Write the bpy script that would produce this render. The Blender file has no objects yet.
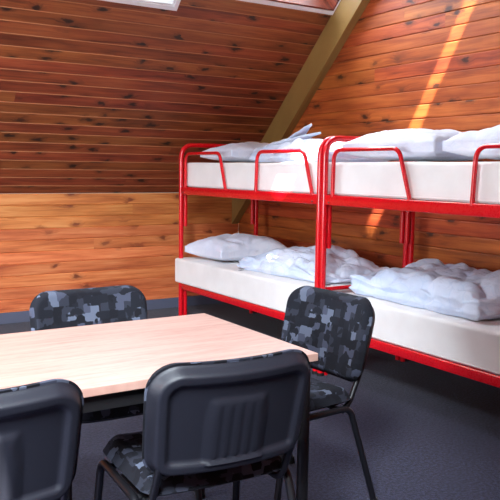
import bpy, bmesh, math, random
from mathutils import Vector, Matrix, noise
random.seed(7)
C = bpy.context.scene.collection
S = bpy.context.scene
V = Vector

# ------------------------------------------------------------------ helpers
def link(name, bm, mat, parent=None, smooth=False, loc=None, mats=None):
    me = bpy.data.meshes.new(name)
    bmesh.ops.recalc_face_normals(bm, faces=bm.faces)
    bm.to_mesh(me); bm.free()
    for m in (mats or [mat]): me.materials.append(m)
    if smooth:
        for p in me.polygons: p.use_smooth = True
    o = bpy.data.objects.new(name, me); C.objects.link(o)
    if parent: o.parent = parent
    if loc is not None: o.location = loc
    return o

def smooth_angle(o, deg=35):
    me = o.data
    for p in me.polygons: p.use_smooth = True
    bm = bmesh.new(); bm.from_mesh(me)
    for e in bm.edges:
        if len(e.link_faces) == 2 and e.calc_face_angle(0) > math.radians(deg): e.smooth = False
    bm.to_mesh(me); bm.free()

def tag(o, label=None, cat=None, group=None, kind=None):
    if label: o['label'] = label
    if cat: o['category'] = cat
    if group: o['group'] = group
    if kind: o['kind'] = kind
    return o

def empty(name, loc, rz=0):
    o = bpy.data.objects.new(name, None); C.objects.link(o)
    o.location = loc; o.rotation_euler = (0, 0, rz); o.empty_display_size = .1
    return o

def copy_tree(o, parent=None):
    c = o.copy(); C.objects.link(c)
    if parent: c.parent = parent
    for ch in list(o.children): copy_tree(ch, c)
    return c

def box(bm, x0, x1, y0, y1, z0, z1, bev=0, seg=2):
    vs = [bm.verts.new((x, y, z)) for x in (x0, x1) for y in (y0, y1) for z in (z0, z1)]
    F = [(0,1,3,2),(4,6,7,5),(0,4,5,1),(2,3,7,6),(0,2,6,4),(1,5,7,3)]
    fs = [bm.faces.new([vs[i] for i in f]) for f in F]
    if bev:
        es = list({e for f in fs for e in f.edges})
        bmesh.ops.bevel(bm, geom=es, offset=bev, segments=seg, profile=.5, affect='EDGES')

def fillet(pts, r, n=6):
    pts = [V(p) for p in pts]; out = [pts[0]]
    for i in range(1, len(pts)-1):
        a, b, c = pts[i-1], pts[i], pts[i+1]
        u = (a-b); w = (c-b); lu, lw = u.length, w.length
        u.normalize(); w.normalize()
        ang = u.angle(w)
        rr = r[i] if isinstance(r, dict) else r
        t = min(rr/math.tan(ang/2), lu*.49, lw*.49)
        p, q = b+u*t, b+w*t
        for k in range(n+1):
            s = k/n
            # quadratic blend pulled towards a circular arc
            out.append(p*(1-s)**2 + (b*.9+(p+q)*.05)*2*s*(1-s) + q*s**2)
    out.append(pts[-1]); return out

def tube(bm, pts, r, n=12, cap=True, flat=None):
    pts = [V(p) for p in pts]
    t0 = (pts[1]-pts[0]).normalized()
    up = V((0,0,1)) if abs(t0.z) < .9 else V((1,0,0))
    nrm = t0.cross(up).normalized()
    rings = []; prev = t0
    for i, p in enumerate(pts):
        if i == 0: t = t0
        elif i == len(pts)-1: t = (pts[i]-pts[i-1]).normalized()
        else: t = ((pts[i+1]-pts[i]).normalized()+(pts[i]-pts[i-1]).normalized()).normalized()
        ax = prev.cross(t)
        if ax.length > 1e-6:
            nrm = Matrix.Rotation(prev.angle(t), 3, ax.normalized()) @ nrm
        prev = t
        b = t.cross(nrm).normalized(); nrm = b.cross(t).normalized()
        rings.append([bm.verts.new(p+(nrm*math.cos(2*math.pi*k/n)+b*math.sin(2*math.pi*k/n))*r) for k in range(n)])
    for a, c in zip(rings, rings[1:]):
        for k in range(n): bm.faces.new((a[k], a[(k+1)%n], c[(k+1)%n], c[k]))
    if cap:
        bm.faces.new(rings[0][::-1]); bm.faces.new(rings[-1])

# ------------------------------------------------------------------ materials
def srgb(r, g, b):
    f = lambda c: (c/255/12.92) if c/255 <= .04045 else ((c/255+.055)/1.055)**2.4
    return (f(r), f(g), f(b), 1)
def newmat(name):
    m = bpy.data.materials.new(name); m.use_nodes = True
    nt = m.node_tree; b = nt.nodes['Principled BSDF']
    return m, nt, b
def N(nt, t, **kw):
    n = nt.nodes.new(t)
    for k, v in kw.items():
        if k.startswith('i_'):
            key = k[2:]
            n.inputs[int(key) if key.isdigit() else key.replace('_', ' ')].default_value = v
        else: setattr(n, k, v)
    return n
def ramp(nt, stops, interp='LINEAR'):
    n = nt.nodes.new('ShaderNodeValToRGB'); cr = n.color_ramp; cr.interpolation = interp
    while len(cr.elements) < len(stops): cr.elements.new(.5)
    for e, (p, c) in zip(cr.elements, stops): e.position = p; e.color = c
    return n
def mix(nt, a, b, fac, blend='MIX'):
    n = nt.nodes.new('ShaderNodeMix'); n.data_type = 'RGBA'; n.blend_type = blend
    for sock, v in ((n.inputs[6], a), (n.inputs[7], b), (n.inputs[0], fac)):
        if hasattr(v, 'is_output'): nt.links.new(v, sock)
        else: sock.default_value = v
    return n.outputs[2]
def plain(name, col, rough=.5, metal=0, bump=0, bscale=200, spec=.5, coat=0):
    m, nt, b = newmat(name)
    b.inputs['Base Color'].default_value = col; b.inputs['Roughness'].default_value = rough
    b.inputs['Metallic'].default_value = metal; b.inputs['Specular IOR Level'].default_value = spec
    b.inputs['Coat Weight'].default_value = coat
    tc = N(nt, 'ShaderNodeTexCoord'); no = N(nt, 'ShaderNodeTexNoise', i_Scale=bscale)
    nt.links.new(tc.outputs['Object'], no.inputs['Vector'])
    rr = N(nt, 'ShaderNodeMapRange', i_3=rough*.85, i_4=min(1, rough*1.15))
    nt.links.new(no.outputs['Fac'], rr.inputs[0]); nt.links.new(rr.outputs[0], b.inputs['Roughness'])
    if bump:
        bp = N(nt, 'ShaderNodeBump', i_Strength=bump, i_Distance=.002)
        nt.links.new(no.outputs['Fac'], bp.inputs['Height']); nt.links.new(bp.outputs[0], b.inputs['Normal'])
    return m

def wood(name, dark, mid, light, knot, knot_amt=.5, rough=.55, coat=.0):
    """varnished boards: X of the object runs along the boards, every board an island"""
    m, nt, b = newmat(name); L = nt.links.new
    tc = N(nt, 'ShaderNodeTexCoord'); geo = N(nt, 'ShaderNodeNewGeometry')
    rnd = geo.outputs['Random Per Island']
    off = N(nt, 'ShaderNodeMath', operation='MULTIPLY', i_1=37.); L(rnd, off.inputs[0])
    cmb = N(nt, 'ShaderNodeCombineXYZ'); L(off.outputs[0], cmb.inputs[0]); L(off.outputs[0], cmb.inputs[2])
    add = N(nt, 'ShaderNodeVectorMath', operation='ADD'); L(tc.outputs['Object'], add.inputs[0]); L(cmb.outputs[0], add.inputs[1])
    P = add.outputs[0]
    # knots
    mk = N(nt, 'ShaderNodeMapping'); mk.inputs['Scale'].default_value = (3.9, 8.0, 1); L(P, mk.inputs[0])
    wob = N(nt, 'ShaderNodeTexNoise', i_Scale=3., i_Detail=2.); L(mk.outputs[0], wob.inputs['Vector'])
    mxv = N(nt, 'ShaderNodeVectorMath', operation='MULTIPLY_ADD'); L(wob.outputs['Color'], mxv.inputs[0]); mxv.inputs[1].default_value = (.45,.45,0); L(mk.outputs[0], mxv.inputs[2])
    vo = N(nt, 'ShaderNodeTexVoronoi', voronoi_dimensions='2D', i_Scale=1., i_Randomness=1.); L(mxv.outputs[0], vo.inputs['Vector'])
    kd = ramp(nt, [(0, (1,1,1,1)), (.09, (.9,.9,.9,1)), (.16, (.35,.35,.35,1)), (.34, (0,0,0,1))]); L(vo.outputs['Distance'], kd.inputs[0])
    ksel = N(nt, 'ShaderNodeSeparateColor'); L(vo.outputs['Color'], ksel.inputs[0])
    ks = N(nt, 'ShaderNodeMapRange', i_1=1-knot_amt-.05, i_2=1-knot_amt+.1); L(ksel.outputs[0], ks.inputs[0])
    km = N(nt, 'ShaderNodeMath', operation='MULTIPLY'); L(kd.outputs[0], km.inputs[0]); L(ks.outputs[0], km.inputs[1])
    # grain bending round the knots
    bend = N(nt, 'ShaderNodeMath', operation='MULTIPLY', i_1=.06); L(km.outputs[0], bend.inputs[0])
    cb = N(nt, 'ShaderNodeCombineXYZ'); L(bend.outputs[0], cb.inputs[1])
    a2 = N(nt, 'ShaderNodeVectorMath', operation='ADD'); L(P, a2.inputs[0]); L(cb.outputs[0], a2.inputs[1])
    mg = N(nt, 'ShaderNodeMapping'); mg.inputs['Scale'].default_value = (2.2, 42, 3); L(a2.outputs[0], mg.inputs[0])
    g = N(nt, 'ShaderNodeTexNoise', i_Scale=1., i_Detail=6., i_Roughness=.6, i_Distortion=.6); L(mg.outputs[0], g.inputs['Vector'])
    mb = N(nt, 'ShaderNodeMapping'); mb.inputs['Scale'].default_value = (1.6, 11, 1); L(a2.outputs[0], mb.inputs[0])
    g2 = N(nt, 'ShaderNodeTexNoise', i_Scale=1., i_Detail=3.); L(mb.outputs[0], g2.inputs['Vector'])
    gm = N(nt, 'ShaderNodeMath', operation='ADD'); L(g.outputs['Fac'], gm.inputs[0]); L(g2.outputs['Fac'], gm.inputs[1])
    gr = N(nt, 'ShaderNodeMapRange', i_1=.72, i_2=1.28); L(gm.outputs[0], gr.inputs[0])
    cr = ramp(nt, [(0, dark), (.5, mid), (1, light)]); L(gr.outputs[0], cr.inputs[0])
    # board to board variation
    hs = N(nt, 'ShaderNodeHueSaturation')
    v1 = N(nt, 'ShaderNodeMapRange', i_3=.85, i_4=1.12); L(rnd, v1.inputs[0]); L(v1.outputs[0], hs.inputs['Value'])
    rr = N(nt, 'ShaderNodeMath', operation='MULTIPLY', i_1=17.3); L(rnd, rr.inputs[0])
    fr = N(nt, 'ShaderNodeMath', operation='FRACT'); L(rr.outputs[0], fr.inputs[0])
    hh = N(nt, 'ShaderNodeMapRange', i_3=.49, i_4=.51); L(fr.outputs[0], hh.inputs[0]); L(hh.outputs[0], hs.inputs['Hue'])
    L(cr.outputs[0], hs.inputs['Color'])
    col = mix(nt, hs.outputs[0], knot, km.outputs[0])
    L(col, b.inputs['Base Color'])
    b.inputs['Roughness'].default_value = rough; b.inputs['Coat Weight'].default_value = coat; b.inputs['Coat Roughness'].default_value = .3
    bp = N(nt, 'ShaderNodeBump', i_Strength=.25, i_Distance=.002); L(g.outputs['Fac'], bp.inputs['Height']); L(bp.outputs[0], b.inputs['Normal'])
    return m

M = {}
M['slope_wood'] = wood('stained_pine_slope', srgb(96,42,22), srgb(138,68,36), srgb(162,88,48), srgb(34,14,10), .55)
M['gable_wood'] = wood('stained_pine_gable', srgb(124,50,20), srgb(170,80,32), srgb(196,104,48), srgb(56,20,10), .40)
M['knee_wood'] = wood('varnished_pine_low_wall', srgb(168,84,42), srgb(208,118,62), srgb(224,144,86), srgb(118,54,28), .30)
M['bare_wood'] = plain('unstained_board_tongue', srgb(168,106,66), .6)
M['rafter'] = wood('ochre_painted_rafter', srgb(132,100,54), srgb(144,110,60), srgb(154,120,68), srgb(120,86,44), .03, .5)
M['red'] = plain('red_enamel', srgb(214,4,24), .28, spec=.5, coat=.4)
M['bolt'] = plain('zinc_bolt', srgb(170,170,175), .35, 1)
M['trimwhite'] = plain('white_window_paint', srgb(235,233,235), .4)
M['plastic'] = plain('charcoal_plastic', srgb(31,32,41), .45, bump=.25, bscale=900)
M['black'] = plain('black_powder_coat', srgb(22,22,26), .35)
M['underseat'] = plain('black_moulded_plastic', srgb(24,24,28), .5)
M['rubber'] = plain('black_rubber', srgb(14,14,15), .7)
M['table_black'] = plain('black_table_frame', srgb(24,23,25), .42)
M['base'] = plain('blue_grey_skirting', srgb(84,87,106), .75, bump=.5, bscale=600)
M['blind'] = plain('grey_added_blind', srgb(120,118,120), .8)  # for the added blind that narrows the sunbeam
M['tagm'] = plain('grey_woven_tag', srgb(130,132,136), .8)

def mattress_mat():
    m, nt, b = newmat('white_mattress_cover'); L = nt.links.new
    tc = N(nt, 'ShaderNodeTexCoord')
    n1 = N(nt, 'ShaderNodeTexNoise', i_Scale=5., i_Detail=4.); L(tc.outputs['Object'], n1.inputs['Vector'])
    c = ramp(nt, [(0.3, srgb(238,234,232)), (.7, srgb(248,246,244))]); L(n1.outputs['Fac'], c.inputs[0]); L(c.outputs[0], b.inputs['Base Color'])
    b.inputs['Roughness'].default_value = .75; b.inputs['Sheen Weight'].default_value = .2
    n2 = N(nt, 'ShaderNodeTexNoise', i_Scale=9., i_Detail=3.); L(tc.outputs['Object'], n2.inputs['Vector'])
    bp = N(nt, 'ShaderNodeBump', i_Strength=.12, i_Distance=.02); L(n2.outputs['Fac'], bp.inputs['Height']); L(bp.outputs[0], b.inputs['Normal'])
    return m
M['mattress'] = mattress_mat()

def linen(name, c0, c1, line, wr=.5):
    m, nt, b = newmat(name); L = nt.links.new
    tc = N(nt, 'ShaderNodeTexCoord')
    n1 = N(nt, 'ShaderNodeTexNoise', i_Scale=3., i_Detail=3.); L(tc.outputs['Object'], n1.inputs['Vector'])
    c = ramp(nt, [(.35, c0), (.65, c1)]); L(n1.outputs['Fac'], c.inputs[0])
    # faint printed criss-cross of pale blue lines
    nd = N(nt, 'ShaderNodeTexNoise', i_Scale=4., i_Detail=2.); L(tc.outputs['Object'], nd.inputs['Vector'])
    ma = N(nt, 'ShaderNodeVectorMath', operation='MULTIPLY_ADD'); ma.inputs[1].default_value = (.25,.25,.25); L(nd.outputs['Color'], ma.inputs[0]); L(tc.outputs['Object'], ma.inputs[2])
    w1 = N(nt, 'ShaderNodeTexVoronoi', feature='DISTANCE_TO_EDGE', i_Scale=9.); L(ma.outputs[0], w1.inputs['Vector'])
    wl = ramp(nt, [(0, (1,1,1,1)), (.06, (0,0,0,1))]); L(w1.outputs['Distance'], wl.inputs[0])
    mm = N(nt, 'ShaderNodeMath', operation='MULTIPLY', i_1=.22); L(wl.outputs[0], mm.inputs[0])
    L(mix(nt, c.outputs[0], line, mm.outputs[0]), b.inputs['Base Color'])
    b.inputs['Roughness'].default_value = .85; b.inputs['Sheen Weight'].default_value = .15
    n2 = N(nt, 'ShaderNodeTexNoise', i_Scale=14., i_Detail=5., i_Distortion=1.2); L(tc.outputs['Object'], n2.inputs['Vector'])
    bp = N(nt, 'ShaderNodeBump', i_Strength=wr, i_Distance=.02); L(n2.outputs['Fac'], bp.inputs['Height']); L(bp.outputs[0], b.inputs['Normal'])
    return m
M['linen'] = linen('pale_blue_white_cotton', srgb(200,214,238), srgb(222,230,246), srgb(160,190,226))
M['pillow'] = linen('white_cotton_pillowcase', srgb(216,222,240), srgb(232,235,246), srgb(196,212,236), .4)

def tabletop_mat():
    m, nt, b = newmat('beech_laminate'); L = nt.links.new
    tc = N(nt, 'ShaderNodeTexCoord')
    mp = N(nt, 'ShaderNodeMapping'); mp.inputs['Scale'].default_value = (3, 40, 3); L(tc.outputs['Object'], mp.inputs[0])
    n = N(nt, 'ShaderNodeTexNoise', i_Scale=1., i_Detail=6., i_Roughness=.65, i_Distortion=.4); L(mp.outputs[0], n.inputs['Vector'])
    mp2 = N(nt, 'ShaderNodeMapping'); mp2.inputs['Scale'].default_value = (30, 180, 3); L(tc.outputs['Object'], mp2.inputs[0])
    n2 = N(nt, 'ShaderNodeTexNoise', i_Scale=1., i_Detail=2.); L(mp2.outputs[0], n2.inputs['Vector'])
    ad = N(nt, 'ShaderNodeMath', operation='MULTIPLY_ADD', i_1=.35); L(n2.outputs['Fac'], ad.inputs[0]); L(n.outputs['Fac'], ad.inputs[2])
    c = ramp(nt, [(.45, srgb(168,124,112)), (.68, srgb(188,146,132)), (.9, srgb(200,162,148))]); L(ad.outputs[0], c.inputs[0]); L(c.outputs[0], b.inputs['Base Color'])
    b.inputs['Roughness'].default_value = .36; b.inputs['Specular IOR Level'].default_value = .5
    return m
M['beech'] = tabletop_mat()

def carpet_mat():
    m, nt, b = newmat('blue_grey_carpet'); L = nt.links.new
    tc = N(nt, 'ShaderNodeTexCoord')
    n = N(nt, 'ShaderNodeTexNoise', i_Scale=70., i_Detail=6., i_Roughness=.7); L(tc.outputs['Object'], n.inputs['Vector'])
    n2 = N(nt, 'ShaderNodeTexNoise', i_Scale=2.5, i_Detail=3.); L(tc.outputs['Object'], n2.inputs['Vector'])
    c = ramp(nt, [(.42, srgb(15,15,22)), (.60, srgb(60,61,88))]); L(n.outputs['Fac'], c.inputs[0])
    c2 = mix(nt, c.outputs[0], srgb(40,39,58), n2.outputs['Fac'])
    n2.inputs['Scale'].default_value = 2.0
    L(c2, b.inputs['Base Color']); b.inputs['Roughness'].default_value = .95; b.inputs['Specular IOR Level'].default_value = .1
    b.inputs['Sheen Weight'].default_value = .1
    bp = N(nt, 'ShaderNodeBump', i_Strength=.8, i_Distance=.004); L(n.outputs['Fac'], bp.inputs['Height']); L(bp.outputs[0], b.inputs['Normal'])
    return m
M['carpet'] = carpet_mat()

def chair_fabric():
    m, nt, b = newmat('charcoal_patchwork_fabric'); L = nt.links.new
    tc = N(nt, 'ShaderNodeTexCoord')
    mp = N(nt, 'ShaderNodeMapping'); mp.inputs['Scale'].default_value = (1, 1, 1); mp.inputs['Rotation'].default_value = (0, 0, 0); L(tc.outputs['Object'], mp.inputs[0])
    v1 = N(nt, 'ShaderNodeTexVoronoi', distance='CHEBYCHEV', i_Scale=29., i_Randomness=.6); L(mp.outputs[0], v1.inputs['Vector'])
    s1 = N(nt, 'ShaderNodeSeparateColor'); L(v1.outputs['Color'], s1.inputs[0])
    c1 = ramp(nt, [(0, srgb(22,22,28)), (.3, srgb(42,44,54)), (.5, srgb(25,26,33)), (.68, srgb(64,67,82)), (.88, srgb(88,94,110))], 'CONSTANT'); L(s1.outputs[0], c1.inputs[0])
    v2 = N(nt, 'ShaderNodeTexVoronoi', distance='MANHATTAN', i_Scale=34., i_Randomness=1.); L(mp.outputs[0], v2.inputs['Vector'])
    s2 = N(nt, 'ShaderNodeSeparateColor'); L(v2.outputs['Color'], s2.inputs[0])
    c2 = ramp(nt, [(0, (0,0,0,1)), (.74, (1,1,1,1))], 'CONSTANT'); L(s2.outputs[1], c2.inputs[0])
    L(mix(nt, c1.outputs[0], srgb(26,27,34), c2.outputs[0]), b.inputs['Base Color'])
    b.inputs['Roughness'].default_value = .9; b.inputs['Specular IOR Level'].default_value = .2
    w = N(nt, 'ShaderNodeTexNoise', i_Scale=700.); L(tc.outputs['Object'], w.inputs['Vector'])
    bp = N(nt, 'ShaderNodeBump', i_Strength=.3, i_Distance=.001); L(w.outputs['Fac'], bp.inputs['Height']); L(bp.outputs[0], b.inputs['Normal'])
    return m
M['fabric'] = chair_fabric()

def glass_mat():
    m = bpy.data.materials.new('window_glass'); m.use_nodes = True; nt = m.node_tree; nt.nodes.clear()
    o = N(nt, 'ShaderNodeOutputMaterial'); t = N(nt, 'ShaderNodeBsdfTransparent'); t.inputs[0].default_value = (.94,.97,.98,1)
    g = N(nt, 'ShaderNodeBsdfGlossy', i_Roughness=.02); f = N(nt, 'ShaderNodeFresnel', i_IOR=1.45); mx = N(nt, 'ShaderNodeMixShader')
    nt.links.new(f.outputs[0], mx.inputs[0]); nt.links.new(t.outputs[0], mx.inputs[1]); nt.links.new(g.outputs[0], mx.inputs[2]); nt.links.new(mx.outputs[0], o.inputs[0])
    return m
M['glass'] = glass_mat()

# ------------------------------------------------------------------ room shell
XL, XR = -3.0, 3.85          # end walls
YB, YF = 6.294, -1.90        # low walls (far, near)
ZK, SL = 1.097, .97          # height of the low walls, roof pitch
RK = math.sqrt(1+SL*SL)
YR = (YB+YF)/2; ZR = ZK+SL*(YB-YR); VL = (YB-YR)*RK

def frame_matrix(org, ax, ay):
    ax, ay = V(ax).normalized(), V(ay).normalized(); az = ax.cross(ay)
    m = Matrix((ax, ay, az)).transposed().to_4x4(); m.translation = V(org); return m

def boards(name, mtx, height, span, mat, holes=(), tongue=None, pitch=.1, joint=9., seed=1):
    """tongue-and-groove boards with real V grooves; span(v0,v1)->(u0,u1)"""
    rng = random.Random(seed); bm = bmesh.new()
    n = math.ceil(height/pitch - 1e-6)
    g, d, t = (.0065, .0075, .022) if not tongue else (.0042, .005, .022)
    for i in range(n):
        v0, v1 = i*pitch, min((i+1)*pitch, height)
        if v1-v0 < .02: continue
        u0, u1 = span(v0, v1)
        if u1-u0 < .02: continue
        vm = (v0+v1)/2
        segs = [(u0, u1)]
        # rows crossed by a hole; a board partly cut lengthways is narrowed
        cuts = []
        for (a, b, c, e) in holes:
            if v1 > c+1e-4 and v0 < e-1e-4: cuts.append((a, b, c, e))
        pieces = []
        cur = u0
        for (a, b, c, e) in sorted(cuts):
            if a > cur: pieces.append((cur, a, v0, v1))
            if v0 < c < v1: pieces.append((a, b, v0, c))
            if v0 < e < v1: pieces.append((a, b, e, v1))
            cur = b
        if cur < u1: pieces.append((cur, u1, v0, v1))
        for (p, q, a0, a1) in pieces:
            x = p
            nxt = p + rng.uniform(.4, joint)
            while x < q-1e-6:
                e = q if (nxt > q-.35) else nxt
                y0, y1 = a0-.0008, a1+.0008
                prof = [(y0, -t), (y0, -d), (a0+g, 0), (a1-g, 0), (y1, -d), (y1, -t)]
                if a1-a0 < .03: prof = [(y0, -t), (y0, 0), (y1, 0), (y1, -t)]
                A = [bm.verts.new((x+.0003, py, pz)) for py, pz in prof]
                B = [bm.verts.new((e-.0003, py, pz)) for py, pz in prof]
                k = len(prof)
                for j in range(k):
                    fc = bm.faces.new((A[j], A[(j+1)%k], B[(j+1)%k], B[j]))
                    if tongue and k == 6 and j == 3: fc.material_index = 1
                bm.faces.new(A[::-1]); bm.faces.new(B)
                x = e; nxt = x + rng.uniform(joint*.5, joint*1.2)
    o = link(name, bm, mat, mats=[mat, tongue] if tongue else None); o.matrix_world = mtx; tag(o, kind='structure'); return o

LX = XR-XL
full = lambda L: (lambda a, b: (0, L))
# skylights in far slope (u from XL, v up the slope)
W1 = (1.56-XL, 2.415-XL, 1.985, 3.30)
W2 = (2.90-XL, 3.80-XL-.03, 2.145, 3.45)
far_m = frame_matrix((XL, YB, ZK), (1,0,0), (0,-1,SL))
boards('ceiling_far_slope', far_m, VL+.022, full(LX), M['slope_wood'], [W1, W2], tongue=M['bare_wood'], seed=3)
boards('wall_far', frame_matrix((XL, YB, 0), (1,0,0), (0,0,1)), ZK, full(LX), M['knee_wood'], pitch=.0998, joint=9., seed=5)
# near slope, behind and above the camera. u runs towards -X from XR
near_m = frame_matrix((XR, YF, ZK), (-1,0,0), (0,1,SL))
W3 = (XR-(-.2), XR-(-1.3), 2.2, 3.6)
W4 = (XR-(-1.6), XR-(-2.7), 2.2, 3.6)
W7 = (XR-2.55, XR-1.88, 5.34, 5.66)  # unseen opening added to drop a sun patch on the far bunk
W5 = (XR-3.34, XR-2.78, 4.813, 5.563)  # unseen opening added to throw the sun streak on the right wall
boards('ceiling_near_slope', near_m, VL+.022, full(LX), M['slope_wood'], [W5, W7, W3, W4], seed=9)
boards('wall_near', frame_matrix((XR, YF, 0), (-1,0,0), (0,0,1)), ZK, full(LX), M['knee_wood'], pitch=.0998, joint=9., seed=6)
def gspan(flip):
    def f(v0, v1):
        z = v0
        w = (YB-YF)/2 if z <= ZK else (ZR-z)/SL
        w = max(0, w)+.0
        return ((YB-YF)/2-w, (YB-YF)/2+w)
    return f
boards('wall_right', frame_matrix((XR, YB, 0), (0,-1,0), (0,0,1)), ZR, gspan(0), M['gable_wood'], joint=9., seed=11)
W6 = (1.1-YF, 3.3-YF, .95, 2.25)
boards('wall_left', frame_matrix((XL, YF, 0), (0,1,0), (0,0,1)), ZR, gspan(0), M['gable_wood'], [W6], joint=9., seed=12)

bm = bmesh.new(); box(bm, XL-.05, XR+.05, YF-.05, YB+.05, -.05, 0)
tag(link('floor', bm, M['carpet']), kind='structure')
bm = bmesh.new(); box(bm, XL, XR-.002, YB-.014, YB-.0005, 0, .095, .003)
tag(link('baseboard_far', bm, M['base']), kind='structure')
bm = bmesh.new(); box(bm, XR-.014, XR-.0005, YF, YB-.016, 0, .07, .003)
tag(link('baseboard_right', bm, M['base']), kind='structure')

# rafter where far slope and end wall meet
RX = 3.772; RD = .222
bm = bmesh.new(); box(bm, -.35, VL-.02, 0, XR-.001-RX, -RD, 0, .004)
o = link('trim_1', bm, M['rafter'])
mm = frame_matrix((RX, YB-.001, ZK-.001), (0,-1,SL), (1,0,0))
az = mm.to_3x3() @ V((0,0,1))
o.matrix_world = mm; tag(o, kind='structure')

def skylight(name, mtx, hole, lining, blind=None, depth=.15, tw=.032, blind_mat=None):
    a, b, c, e = hole
    root = empty(name, (0,0,0)); root.matrix_world = mtx; tag(root, kind='structure')
    bm = bmesh.new()
    for (x0, x1, y0, y1) in ((a-tw, b+tw, c-tw, c), (a-tw, b+tw, e, e+tw), (a-tw, a, c, e), (b, b+tw, c, e)):
        box(bm, x0, x1, y0, y1, .0005, .016, .003)
    link('window_trim', bm, M['trimwhite'], root)
    bm = bmesh.new(); t = .012
    for (x0, x1, y0, y1) in ((a, b, c, c+t), (a, b, e-t, e), (a, a+t, c+t, e-t), (b-t, b, c+t, e-t)):
        box(bm, x0, x1, y0, y1, -depth-.04, .002)
    link('window_lining', bm, lining, root)
    bm = bmesh.new(); f = .05
    a2, b2, c2, e2 = a+t, b-t, c+t, e-t
    for (x0, x1, y0, y1) in ((a2, b2, c2, c2+f), (a2, b2, e2-f, e2), (a2, a2+f, c2+f, e2-f), (b2-f, b2, c2+f, e2-f)):
        box(bm, x0, x1, y0, y1, -depth-.035, -depth+.01, .004)
    link('window_frame', bm, M['trimwhite'], root)
    bm = bmesh.new(); box(bm, a2+f, b2-f, c2+f, e2-f, -depth-.016, -depth-.010)
    link('window_pane', bm, M['glass'], root)
    if blind:
        for nm, (y0, y1) in blind:
            bm = bmesh.new(); box(bm, a2+.001, b2-.001, y0, y1, -depth+.012, -depth+.016); link(nm, bm, M['blind'], root)
    return root
skylight('window_1', far_m, W1, M['trimwhite'])
skylight('window_2', far_m, W2, M['slope_wood'], depth=.24)
skylight('window_3', near_m, W3, M['slope_wood'])
skylight('window_4', near_m, W4, M['slope_wood'])
skylight('added_window_5', near_m, W5, M['slope_wood'], blind=[('added_blind', (4.826, 5.388))], depth=.03)  # added skylight; its added blind leaves a slit shaping the sun streak
skylight('added_window_7', near_m, W7, M['slope_wood'], depth=.03)  # added skylight, lets sun onto the far bunk's bedding and rail
skylight('window_6', frame_matrix((XL, YF, 0), (0,1,0), (0,0,1)), W6, M['trimwhite'], depth=.1)

# ------------------------------------------------------------------ bunk beds
BW = .77          # front posts to rear posts
BL = 1.94         # head to foot
def make_bunk():
    root = empty('bunk_bed', (0,0,0))     # origin: front head post on the floor, +X to the rear, -Y to the foot
    r = .020
    topz = 1.528; rad = .105
    for yy, nm in ((0, 'head_loop'), (-BL, 'foot_loop')):
        bm = bmesh.new()
        tube(bm, fillet([(0,yy,.004), (0,yy,topz), (BW,yy,topz), (BW,yy,.004)], rad, 9), r, 14)
        o = link(nm, bm, M['red'], root); smooth_angle(o)
        for x in (0, BW):
            bm = bmesh.new(); tube(bm, [(x,yy,.0), (x,yy,.02)], r+.004, 14)
            o2 = link('foot_cap', bm, M['rubber'], o); smooth_angle(o2)
    # short inner stubs clamped to the long posts
    for yy, s in ((0, -1), (-BL, 1)):
        for x in (.041, BW-.041):
            y2 = yy
            bm = bmesh.new(); tube(bm, [(x,y2,.83), (x,y2,1.12)], .0175, 12)
            o = link('post_stub', bm, M['red'], root); smooth_angle(o)
            bm = bmesh.new(); tube(bm, [(x,y2,.0), (x,y2,.30)], .0175, 12)
            o = link('leg', bm, M['red'], root); smooth_angle(o)
    for z0, z1, nm in ((1.108, 1.172, 'upper_rail'), (.287, .342, 'lower_rail')):
        for x in (0, BW):
            bm = bmesh.new(); box(bm, x-.0125, x+.0125, -BL+.012, -.012, z0, z1, .006, 3)
            o = link(nm, bm, M['red'], root); smooth_angle(o)
            if x == 0:
                for y in (-.06, -BL+.06):
                    bb = bmesh.new(); tube(bb, [(-.0125, y, z0+.018), (-.017, y, z0+.018)], .006, 10)
                    b2 = link('bolt', bb, M['bolt'], o); smooth_angle(b2)
        for y in (-.012, -BL+.012):
            bm = bmesh.new(); box(bm, .013, BW-.013, y-.011, y+.011, z0+.004, z1-.012, .004)
            link('end_rail', bm, M['red'], root)
        for k in range(9):
            y = -.18 - k*(BL-.36)/8
            bm = bmesh.new(); box(bm, .0125, BW-.0125, y-.03, y+.03, z0+.018, z0+.032)
            link('slat', bm, M['red'], root)
    bm = bmesh.new(); tube(bm, [(0, -BL, .555), (BW, -BL, .555)], .013, 12)
    o = link('foot_bar', bm, M['red'], root); smooth_angle(o)
    # guard hoops standing on the upper rail
    for y0, y1 in ((-.085, -.76), (-1.19, -1.87)):
        bm = bmesh.new()
        tube(bm, fillet([(-.004,y0,1.160), (-.004,y0-.012 if y0 < -.5 else y0-.004,1.452), (-.004,y1+.10,1.452), (-.004,y1,1.160)], .07, 8), .0125, 12)
        o = link('guard_hoop', bm, M['red'], root); smooth_angle(o)
    return root
XF = 2.90
bed = make_bunk(); bed.location = (XF, 5.69, 0)
tag(bed, 'red tubular metal bunk bed standing nearer the low pine wall', 'bunk bed', 'red bunk beds along the boarded end wall')
bed2 = copy_tree(bed); bed2.location = (XF, 3.70, 0)
tag(bed2, 'red tubular metal bunk bed at the right edge of the photo', 'bunk bed', 'red bunk beds along the boarded end wall')

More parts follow.
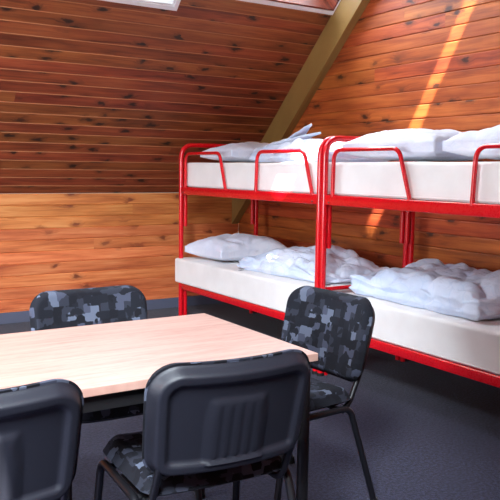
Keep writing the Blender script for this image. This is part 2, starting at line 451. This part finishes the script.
def make_mattress(w, l, h, seed, seam=True, side_tag=False):
    bm = bmesh.new()
    nx, ny, nz = 14, 40, 6
    # rounded, slightly sagging foam block
    def P(u, v, t):
        x, y, z = (u-.5)*w, (v-.5)*l, t*h
        return V((x, y, z))
    bmesh.ops.create_cube(bm, size=1)
    for v in bm.verts: v.co = V((v.co.x*w, v.co.y*l, (v.co.z+.5)*h))
    bmesh.ops.bevel(bm, geom=list(bm.edges), offset=.018, segments=4, profile=.5, affect='EDGES')
    bmesh.ops.subdivide_edges(bm, edges=[e for e in bm.edges if e.calc_length() > .1], cuts=14, use_grid_fill=True)
    for v in bm.verts:
        p = v.co; k = p.z/h
        n = noise.noise(V((p.x*4+seed, p.y*3, k*2)))
        side = max(abs(p.x)/(w/2), abs(p.y)/(l/2))
        if k > .5: p.z += n*.006
        if abs(p.x) > w*.45 and .1 < k < .95: p.x += math.copysign(1, p.x)*(-.003*abs(noise.noise(V((seed, p.y*3, 0)))))
    return bm
def mattress(loc, rz, w, l, h, seed, label, grp='white mattresses on the bunks'):
    o = link('mattress', make_mattress(w, l, h, seed), M['mattress']); smooth_angle(o, 60)
    o.location = loc; o.rotation_euler = (0,0,rz)
    tag(o, label, 'mattress', grp)
    bm = bmesh.new()
    pts = []
    for z in (.014,):
        a, b = w/2-.002, l/2-.002
        pts = fillet([(-a,-b+.03,z), (-a,b,z), (a,b,z), (a,-b,z), (-a,-b,z), (-a,-b+.03,z)], .02, 3)
    tube(bm, pts, .0035, 6); p = link('piping', bm, M['mattress'], o); smooth_angle(p)
    return o
HM = .2
m1 = mattress((XF+.375, 4.775, .3425), math.radians(1.1), .80, 1.93, HM+.012, 1, 'white mattress on the lower bunk nearer the low pine wall')
m2 = mattress((XF+.392, 4.72, 1.1725), 0, .74, 1.84, .205, 2, 'white mattress on the upper bunk nearer the low pine wall')
m3 = mattress((XF+.385, 2.72, .3425), 0, .775, 1.80, HM+.01, 3, 'white mattress on the lower bunk at the right edge')
m4 = mattress((XF+.392, 2.73, 1.1725), 0, .74, 1.84, .205, 4, 'white mattress on the upper bunk at the right edge')
bm = bmesh.new(); box(bm, -.02, .02, -.013, .013, 0, .002)
o = link('care_tag', bm, M['tagm'], m1); o.location = (-.33, .0, HM+.0135); o.rotation_euler = (0,0,.3)

# ------------------------------------------------------------------ bedding
def rounded_block(nx, ny, nz):
    """unit cube surface grid with shared verts"""
    bm = bmesh.new(); idx = {}
    def vert(i, j, k):
        key = (i, j, k)
        if key not in idx: idx[key] = bm.verts.new((2*i/nx-1, 2*j/ny-1, 2*k/nz-1))
        return idx[key]
    for i in range(nx):
        for j in range(ny):
            for k, f in ((0, 1), (nz, 0)):
                q = [vert(i,j,k), vert(i+1,j,k), vert(i+1,j+1,k), vert(i,j+1,k)]
                bm.faces.new(q[::-1] if f else q)
    for i in range(nx):
        for k in range(nz):
            for j in (0, ny): bm.faces.new([vert(i,j,k), vert(i+1,j,k), vert(i+1,j,k+1), vert(i,j,k+1)])
    for j in range(ny):
        for k in range(nz):
            for i in (0, nx): bm.faces.new([vert(i,j,k), vert(i,j+1,k), vert(i,j+1,k+1), vert(i,j,k+1)])
    return bm

def puff(p, f, seed):
    """soft billows, round on top with narrow creases between them"""
    w = noise.noise_vector(p*f*.5+V((seed, 3, 1)))*.45
    a = abs(noise.noise(p*f+w+V((seed*3.1, 0, 0))))
    b = abs(noise.noise(p*f*2.1+w*1.2+V((0, seed*2.7, 0))))
    g = lambda t: 1-math.exp(-t*4.5)
    return g(a)*.72+g(b)*.22

def pillow(name, loc, rz, L, W, H, seed, label, group, tilt=0):
    bm = rounded_block(44, 34, 10)
    for v in bm.verts:
        x, y, z = v.co
        # pillow profile: thick middle, thin seam edge, pinched corners
        ex, ey = abs(x), abs(y)
        th = (max(0, 1-ex**3.2)**.55)*(max(0, 1-ey**3.2)**.55)
        pin = 1-.07*(ex*ex*(1-ey*ey)+0)*1
        pinY = 1-.10*(ey*ey*(1-ex*ex))
        X = x*L/2*(1-.06*(1-ex)*ey)*pin*1; Y = y*W/2*pinY
        zz = z*(.10+.90*th)
        top = z > -.2
        Z = (zz*.5+.5)*H if top else (zz*.5*.55+.5*.62)*H
        p = V((X, Y, Z))
        n = puff(V((X, Y, z*.05)), 4.6, seed)-.35
        d = V((x*.3, y*.3, 1 if z > 0 else 0))
        p += d*n*.034*(.35+.65*th)*(1 if z > 0 else .25)
        # sagging dents
        p.z += noise.noise(V((X*4+seed, Y*4, 0)))*.022*th*(1 if z > 0 else 0)
        p.z = max(p.z, .0)
        v.co = p
    o = link(name, bm, M['pillow'], smooth=True)
    o.location = loc; o.rotation_euler = (0, tilt, rz)
    tag(o, label, 'pillow', group); return o

def duvet(name, loc, rz, outline, H, seed, label, group, layers=2, amp=.045, freq=5.5, lift=None, res=(64, 52, 18)):
    """a folded duvet: outline(u,v)->(x,y) maps [-1,1]^2 on the footprint, stacked layers bulge at the side"""
    bm = rounded_block(*res)
    for v in bm.verts:
        x, y, z = v.co
        e = max(abs(x), abs(y)); r = min(1, (abs(x)**5+abs(y)**5)**.2)
        # edge rounding of the stack
        tz = (z+1)/2
        bul = 1-.075*abs(math.cos(math.pi*layers*tz))**.5 if layers > 0 else 1
        bul *= 1-.16*max(0, tz-.55)**1.3
        bul *= 1-.06*abs(2*tz-1)**3
        X, Y = outline(x*bul, y*bul)
        bul = 1
        hh = H*(1 if lift is None else lift(x, y))
        edge = max(0, r-.72)/.28
        Z = tz*hh*(1-.27*edge**2.4)
        p = V((X, Y, Z))
        n = puff(V((X, Y, tz*.22)), freq, seed)-.42
        out = V((x*abs(x)**3, y*abs(y)**3, 0))
        top = max(0, tz)**.8
        p += V((0,0,1))*n*amp*1.6*top + out*n*amp*.9*(1-.2*tz)
        n2 = noise.noise(V((X*22+seed, Y*17, tz*5)))*.004+noise.noise(V((X*11, Y*14+seed, tz*4)))*.009
        p += (V((0,0,1))*top+out*.6)*n2
        if tz < .02: p.z = 0
        p.z = max(p.z, 0)
        v.co = p
    o = link(name, bm, M['linen'], smooth=True)
    o.location = loc; o.rotation_euler = (0,0,rz)
    tag(o, label, 'duvet', group); return o

def quad(pts):
    a, b, c, d = [V(p) for p in pts]     # (-1,-1) (1,-1) (1,1) (-1,1)
    def f(u, v):
        s, t = (u+1)/2, (v+1)/2
        p = a*(1-s)*(1-t)+b*s*(1-t)+c*s*t+d*(1-s)*t
        return p.x, p.y
    return f
ZL = .3425+HM+.012+.004; ZU = 1.1725+.205+.005
gp, gd = 'white pillows on the bunks', 'crumpled duvets on the bunks'
# lower bunk, far bed
pillow('pillow', (3.27, 5.37, ZL), math.radians(4), .70, .56, .20, 2, 'plump white pillow at the head of the lower bunk nearer the low pine wall', gp)
duvet('duvet', (0,0,ZL), 0, quad([(3.03,3.86),(3.63,3.74),(3.62,4.92),(2.95,4.86)]), .175, 4,
      'rumpled pale duvet on the lower bunk nearer the low pine wall', gd, 2, .04, 5.0,
      lift=lambda x, y: (.55+.45*min(1, max(0, 1.0-abs(y-.1)**1.5))+.10*x))
# upper bunk, far bed
pillow('pillow', (3.28, 5.20, ZU), math.radians(-2), .64, .54, .15, 5, 'white pillow at the head of the upper bunk nearer the low pine wall', gp)
dv = duvet('duvet', (0,0,ZU), 0, quad([(3.00,3.84),(3.62,3.84),(3.62,4.84),(3.05,4.88)]), .155, 9,
      'white duvet heaped with folded corners poking up on an upper bunk', gd, 2, .035, 5,
      lift=lambda x, y: .72+.38*math.exp(-((y+.15)/.55)**2)*(.8+.2*x))
def flap(tip, base, w, th, seed):
    """a stiff folded corner of the duvet, thick at the root and pointed at the tip"""
    bm = rounded_block(26, 14, 4); T, B = V(tip), V(base); ax = (T-B); L = ax.length; ax.normalize()
    side = V((1,.35,0)).normalized(); side = (side-ax*side.dot(ax)).normalized(); nn = side.cross(ax)
    for v in bm.verts:
        x, y, z = v.co; t = (x+1)/2
        ww = w*(1-t)**.75*(1+.1*math.sin(t*9+seed))+.004; tt = th*(1-.75*t)*(1-.8*abs(y)**2.5)+.003
        c = B+ax*(L*t)+nn*(.02*math.sin(t*3.1+seed))
        p = c+side*(y*ww*.5)+nn*(z*tt*.5)
        p += nn*(abs(noise.noise(p*14+V((seed,0,0))))-.2)*.022*(1-t*.5)
        v.co = p
    o = link('folded_corner', bm, M['linen'], dv, smooth=True); o.location = (0,0,-ZU); return o
flap((3.35,4.44,1.655), (3.28,4.88,1.45), .30, .06, 1)
flap((3.35,4.34,1.615), (3.20,4.85,1.45), .28, .06, 4)
# lower bunk, near bed
duvet('duvet', (0,0,ZL-.002), 0, quad([(2.98,2.50),(3.60,2.36),(3.61,3.50),(2.99,3.56)]), .215, 14,
      'thick folded quilted duvet on the lower bunk at the right edge, beside the red posts', gd, 2, .042, 4.3,
      lift=lambda x, y: .88+.12*x)
duvet('duvet', (0,0,ZL-.002), 0, quad([(3.12,1.93),(3.60,1.93),(3.61,2.30),(3.12,2.40)]), .15, 17,
      'duvet end cut off by the photo right edge on the lower bunk', gd, 2, .04, 5.4)
# upper bunk, near bed
pillow('pillow', (3.30, 3.24, ZU), math.radians(3), .68, .74, .185, 21, 'plump white pillow on the right-hand upper bunk, beside the red post loop', gp)
pillow('pillow', (3.33, 2.45, ZU), math.radians(-2), .66, .74, .195, 25, 'plump white pillow at the photo right edge on the upper bunk', gp)

# ------------------------------------------------------------------ table
def make_table():
    root = empty('table', (0,0,0))      # origin at the near right corner on the floor, long side -X, depth +Y
    Lx, D, T, H = 1.60, .745, .025, .75
    bm = bmesh.new(); box(bm, -Lx, 0, 0, D, H-T, H, .002, 2)
    o = link('tabletop', bm, M['beech'], root)
    for x in (-.03, -Lx+.03):
        for y in (.03, D-.03):
            bm = bmesh.new(); tube(bm, [(x,y,.012), (x,y,H-T)], .019, 18); l = link('leg', bm, M['table_black'], root); smooth_angle(l)
            bm = bmesh.new(); tube(bm, [(x,y,0), (x,y,.014)], .021, 18); c = link('foot_cap', bm, M['rubber'], l); smooth_angle(c)
    for y in (.03, D-.03):
        bm = bmesh.new(); box(bm, -Lx+.045, -.045, y-.011, y+.011, H-T-.048, H-T-.001, .002); link('apron', bm, M['table_black'], root)
    for x in (-.03, -Lx+.03):
        bm = bmesh.new(); box(bm, x-.011, x+.011, .045, D-.045, H-T-.048, H-T-.001, .002); link('apron', bm, M['table_black'], root)
    return root
t = make_table(); t.location = (1.404, 1.803, 0)
tag(t, 'rectangular table with beech laminate top and black tubular legs', 'table')

# ------------------------------------------------------------------ chairs
def rr_halfwidth(v, h, w, rt, rb, taper):
    """half width of a rounded panel at height v in [0,h]"""
    base = w/2*(1-taper*(1-v/h)**2)
    if v < rb: return base-rb+math.sqrt(max(0, rb*rb-(rb-v)**2))
    if v > h-rt: return base-rt+math.sqrt(max(0, rt*rt-(v-h+rt)**2))
    return base
def panel(h, w, rt, rb, taper, front, back, rows=46, cols=44, curve=.55):
    """closed shell; x width, z height, y depth; front(x,z,e)/back(x,z,e) give y offset, e = distance to outline"""
    bm = bmesh.new()
    vs = []
    zs = [h*(.5-.5*math.cos(math.pi*i/rows)) for i in range(rows+1)]
    def sd(x, z):
        # approximate distance to outline
        hw = w/2*(1-taper*(1-z/h)**2)
        dx = hw-abs(x); dt = h-z; db = z
        d = min(dx, dt, db)
        for dd, r in ((dt, rt), (db, rb)):
            if dx < r and dd < r: d = min(d, r-math.hypot(r-dx, r-dd))
        return max(0, d)
    def grid(fn):
        G = []
        for z in zs:
            hw = max(.004, rr_halfwidth(z, h, w, rt, rb, taper))
            G.append([bm.verts.new((hw*math.sin(math.pi/2*(2*j/cols-1))*1.0, fn(hw*math.sin(math.pi/2*(2*j/cols-1)), z, sd(hw*math.sin(math.pi/2*(2*j/cols-1)), z)) - curve*(hw*math.sin(math.pi/2*(2*j/cols-1)))**2*-1, z)) for j in range(cols+1)])
        return G
    A, B = grid(front), grid(back)
    for G in (A, B):
        for i in range(rows):
            for j in range(cols): bm.faces.new((G[i][j], G[i][j+1], G[i+1][j+1], G[i+1][j]))
    rim = lambda G: [G[0][j] for j in range(cols)]+[G[i][cols] for i in range(rows)]+[G[rows][j] for j in range(cols, 0, -1)]+[G[i][0] for i in range(rows, 0, -1)]
    ra, rb_ = rim(A), rim(B); n = len(ra)
    for k in range(n): bm.faces.new((ra[k], ra[(k+1)%n], rb_[(k+1)%n], rb_[k]))
    return bm
def step(a, b, x):
    t = min(1, max(0, (x-a)/(b-a))); return t*t*(3-2*t)

def make_chair():
    root = empty('chair', (0,0,0))      # origin on the floor below seat centre; faces +Y
    r = .0125
    # backrest: charcoal moulded shell facing -Y, upholstered pad facing +Y
    bh, bw = .328, .495
    def shell_back(x, z, e):
        y = -.034*step(0, .022, e)                       # fat rounded rim
        y += .012*step(.040, .056, e)                    # recessed field
        px, pz = x, z-.13
        inn = min(.088-abs(px)-.12*max(0, pz-.0)*.5, .095-abs(pz-.005))
        y -= .007*step(-.004, .004, inn)                 # small raised panel
        if inn > .012:
            y -= .0045*max(0, math.cos(px*2*math.pi/.030))*step(.012, .02, inn)
        return y
    def shell_front(x, z, e): return 0.0
    tilt = math.radians(13)
    bm = panel(bh, bw, .085, .062, .05, shell_front, shell_back, 60, 72)
    sh = link('backrest_shell', bm, M['plastic'], root); smooth_angle(sh, 50)
    sh.location = (0, -.220, .497); sh.rotation_euler = (tilt, 0, 0)
    def pad_f(x, z, e): return .004+.034*step(0, .022, e)**.5
    def pad_b(x, z, e): return .0005
    bm = panel(bh+.010, bw+.008, .088, .064, .05, pad_f, pad_b, 30, 36)
    pd = link('backrest_pad', bm, M['fabric'], root); smooth_angle(pd, 60)
    pd.location = (0, -.220+.0004, .4925); pd.rotation_euler = (tilt, 0, 0)
    # seat
    def seat_t(x, z, e): return .045*step(0, .04, e)**.6
    bm = panel(.42, .475, .07, .05, .04, seat_t, lambda x, z, e: 0.0, 30, 36, curve=.15)
    st = link('seat', bm, M['fabric'], root); smooth_angle(st, 60)
    # lay the panel down: its z becomes y, its y becomes z
    me = st.data
    for v in me.vertices: v.co = V((v.co.x, v.co.z-.19, v.co.y+.435))
    me.flip_normals()
    bm = panel(.405, .46, .065, .045, .04, lambda x, z, e: -.0005, lambda x, z, e: -.022*step(0, .05, e)**.6-.002, 20, 24, curve=.15)
    us = link('seat_pan', bm, M['underseat'], root)
    for v in us.data.vertices: v.co = V((v.co.x, v.co.z-.183, v.co.y+.434))
    smooth_angle(us, 60)
    # frame: bent legs either side, cross tubes under the seat, back supports
    for s in (-1, 1):
        x = s*.245
        bm = bmesh.new(); tube(bm, fillet([(x*.98, 0, .418), (x*.98, .175, .418), (x*1.06, .235, .012)], .05, 8), r, 12)
        f = link('leg', bm, M['black'], root); smooth_angle(f)
        bm = bmesh.new(); tube(bm, [(x*1.062, .2365, 0), (x*1.06, .2355, .03)], r+.0035, 12); c = link('foot_cap', bm, M['rubber'], f); smooth_angle(c)
        bm = bmesh.new(); tube(bm, fillet([(x*.98, 0, .418), (x*.98, -.145, .418), (x*1.06, -.275, .012)], .05, 8), r, 12)
        f = link('leg', bm, M['black'], root); smooth_angle(f)
        bm = bmesh.new(); tube(bm, [(x*1.062, -.2775, 0), (x*1.06, -.272, .03)], r+.0035, 12); c = link('foot_cap', bm, M['rubber'], f); smooth_angle(c)
        bm = bmesh.new()
        xs = s*.205
        tube(bm, fillet([(xs, .06, .402), (xs, -.165, .402), (xs, -.226, .53), (xs, -.249, .63)], .06, 7), .011, 12)
        f = link('back_support', bm, M['black'], root); smooth_angle(f)
    for y in (.13, -.11):
        bm = bmesh.new(); tube(bm, [(-.24, y, .410), (.24, y, .410)], .010, 10); f = link('cross_tube', bm, M['black'], root); smooth_angle(f)
    return root
ch = make_chair()
gc = 'patterned chairs around the table'
def place(o, bx, by, ang, label):
    """put the middle of the back of the chair at (bx, by); ang = turn about Z of a chair facing +Y"""
    a = math.radians(ang); fx, fy = -math.sin(a), math.cos(a)
    o.location = (bx+fx*.235, by+fy*.235, 0); o.rotation_euler = (0,0,a); tag(o, label, 'chair', gc)
place(ch, 1.012, 1.685, -4, 'chair on the near side whose whole ribbed black plastic back faces us')
place(copy_tree(ch), .350, 1.71, -1, 'chair cut off by the photo left edge, its black plastic back towards us')
place(copy_tree(ch), 1.05, 2.87, 180, 'patterned chair on the far side of the table, facing us')
place(copy_tree(ch), 1.878, 2.36, 94, 'patterned chair turned aside at the right end of the table')

# ------------------------------------------------------------------ light
def aim(o, d): o.rotation_euler = V(d).to_track_quat('-Z', 'Y').to_euler()
sun = bpy.data.lights.new('sun', 'SUN'); sun.energy = 60; sun.angle = math.radians(.53); sun.color = (1, .93, .82)
so = bpy.data.objects.new('sun', sun); C.objects.link(so); aim(so, (.25, .583, -1)); so.location = (0, -2, 8)
def winlight(name, mtx, hole, power, col, off=-.3):
    a, b, c, e = hole
    l = bpy.data.lights.new(name, 'AREA'); l.shape = 'RECTANGLE'; l.size = b-a-.1; l.size_y = e-c-.1; l.energy = power; l.color = col
    o = bpy.data.objects.new(name, l); C.objects.link(o)
    m = mtx @ Matrix.Translation(((a+b)/2, (c+e)/2, off)) @ Matrix.Rotation(math.pi, 4, 'X')
    o.matrix_world = m
day = (.90, .94, 1)
winlight('daylight_window_1', far_m, W1, 60, day)
winlight('daylight_window_2', far_m, W2, 60, day)
winlight('daylight_window_3', near_m, W3, 540, day)
winlight('daylight_window_4', near_m, W4, 330, day)
winlight('daylight_window_6', frame_matrix((XL, YF, 0), (0,1,0), (0,0,1)), W6, 215, day)
w = bpy.data.worlds.new('world'); S.world = w; w.use_nodes = True
nt = w.node_tree; bg = nt.nodes['Background']
sky = nt.nodes.new('ShaderNodeTexSky'); sky.sky_type = 'NISHITA'; sky.sun_disc = False; sky.sun_elevation = math.radians(56); sky.sun_rotation = math.radians(200)
nt.links.new(sky.outputs[0], bg.inputs[0]); bg.inputs[1].default_value = .35

# ------------------------------------------------------------------ camera
cam = bpy.data.cameras.new('camera'); co = bpy.data.objects.new('camera', cam); C.objects.link(co)
cam.sensor_fit = 'HORIZONTAL'; cam.sensor_width = 36; cam.lens = 737/500*36; cam.clip_start = .05; cam.clip_end = 60
f = 737.
def d(x, y): return V((x-250, -(y-250), -f))
Yv = d(-219, 164).normalized(); Xv = d(1421, 186); Xv = (Xv-Yv*Xv.dot(Yv)).normalized(); Zv = Xv.cross(Yv)
R = Matrix((Xv, Yv, Zv))
co.matrix_world = Matrix.Translation((0, 0, 1.32)) @ R.to_4x4()
S.camera = co
S.view_settings.view_transform = 'Standard'; S.view_settings.look = 'None'
S.view_settings.exposure = .2; S.view_settings.gamma = 1; S.view_settings.use_curve_mapping = False
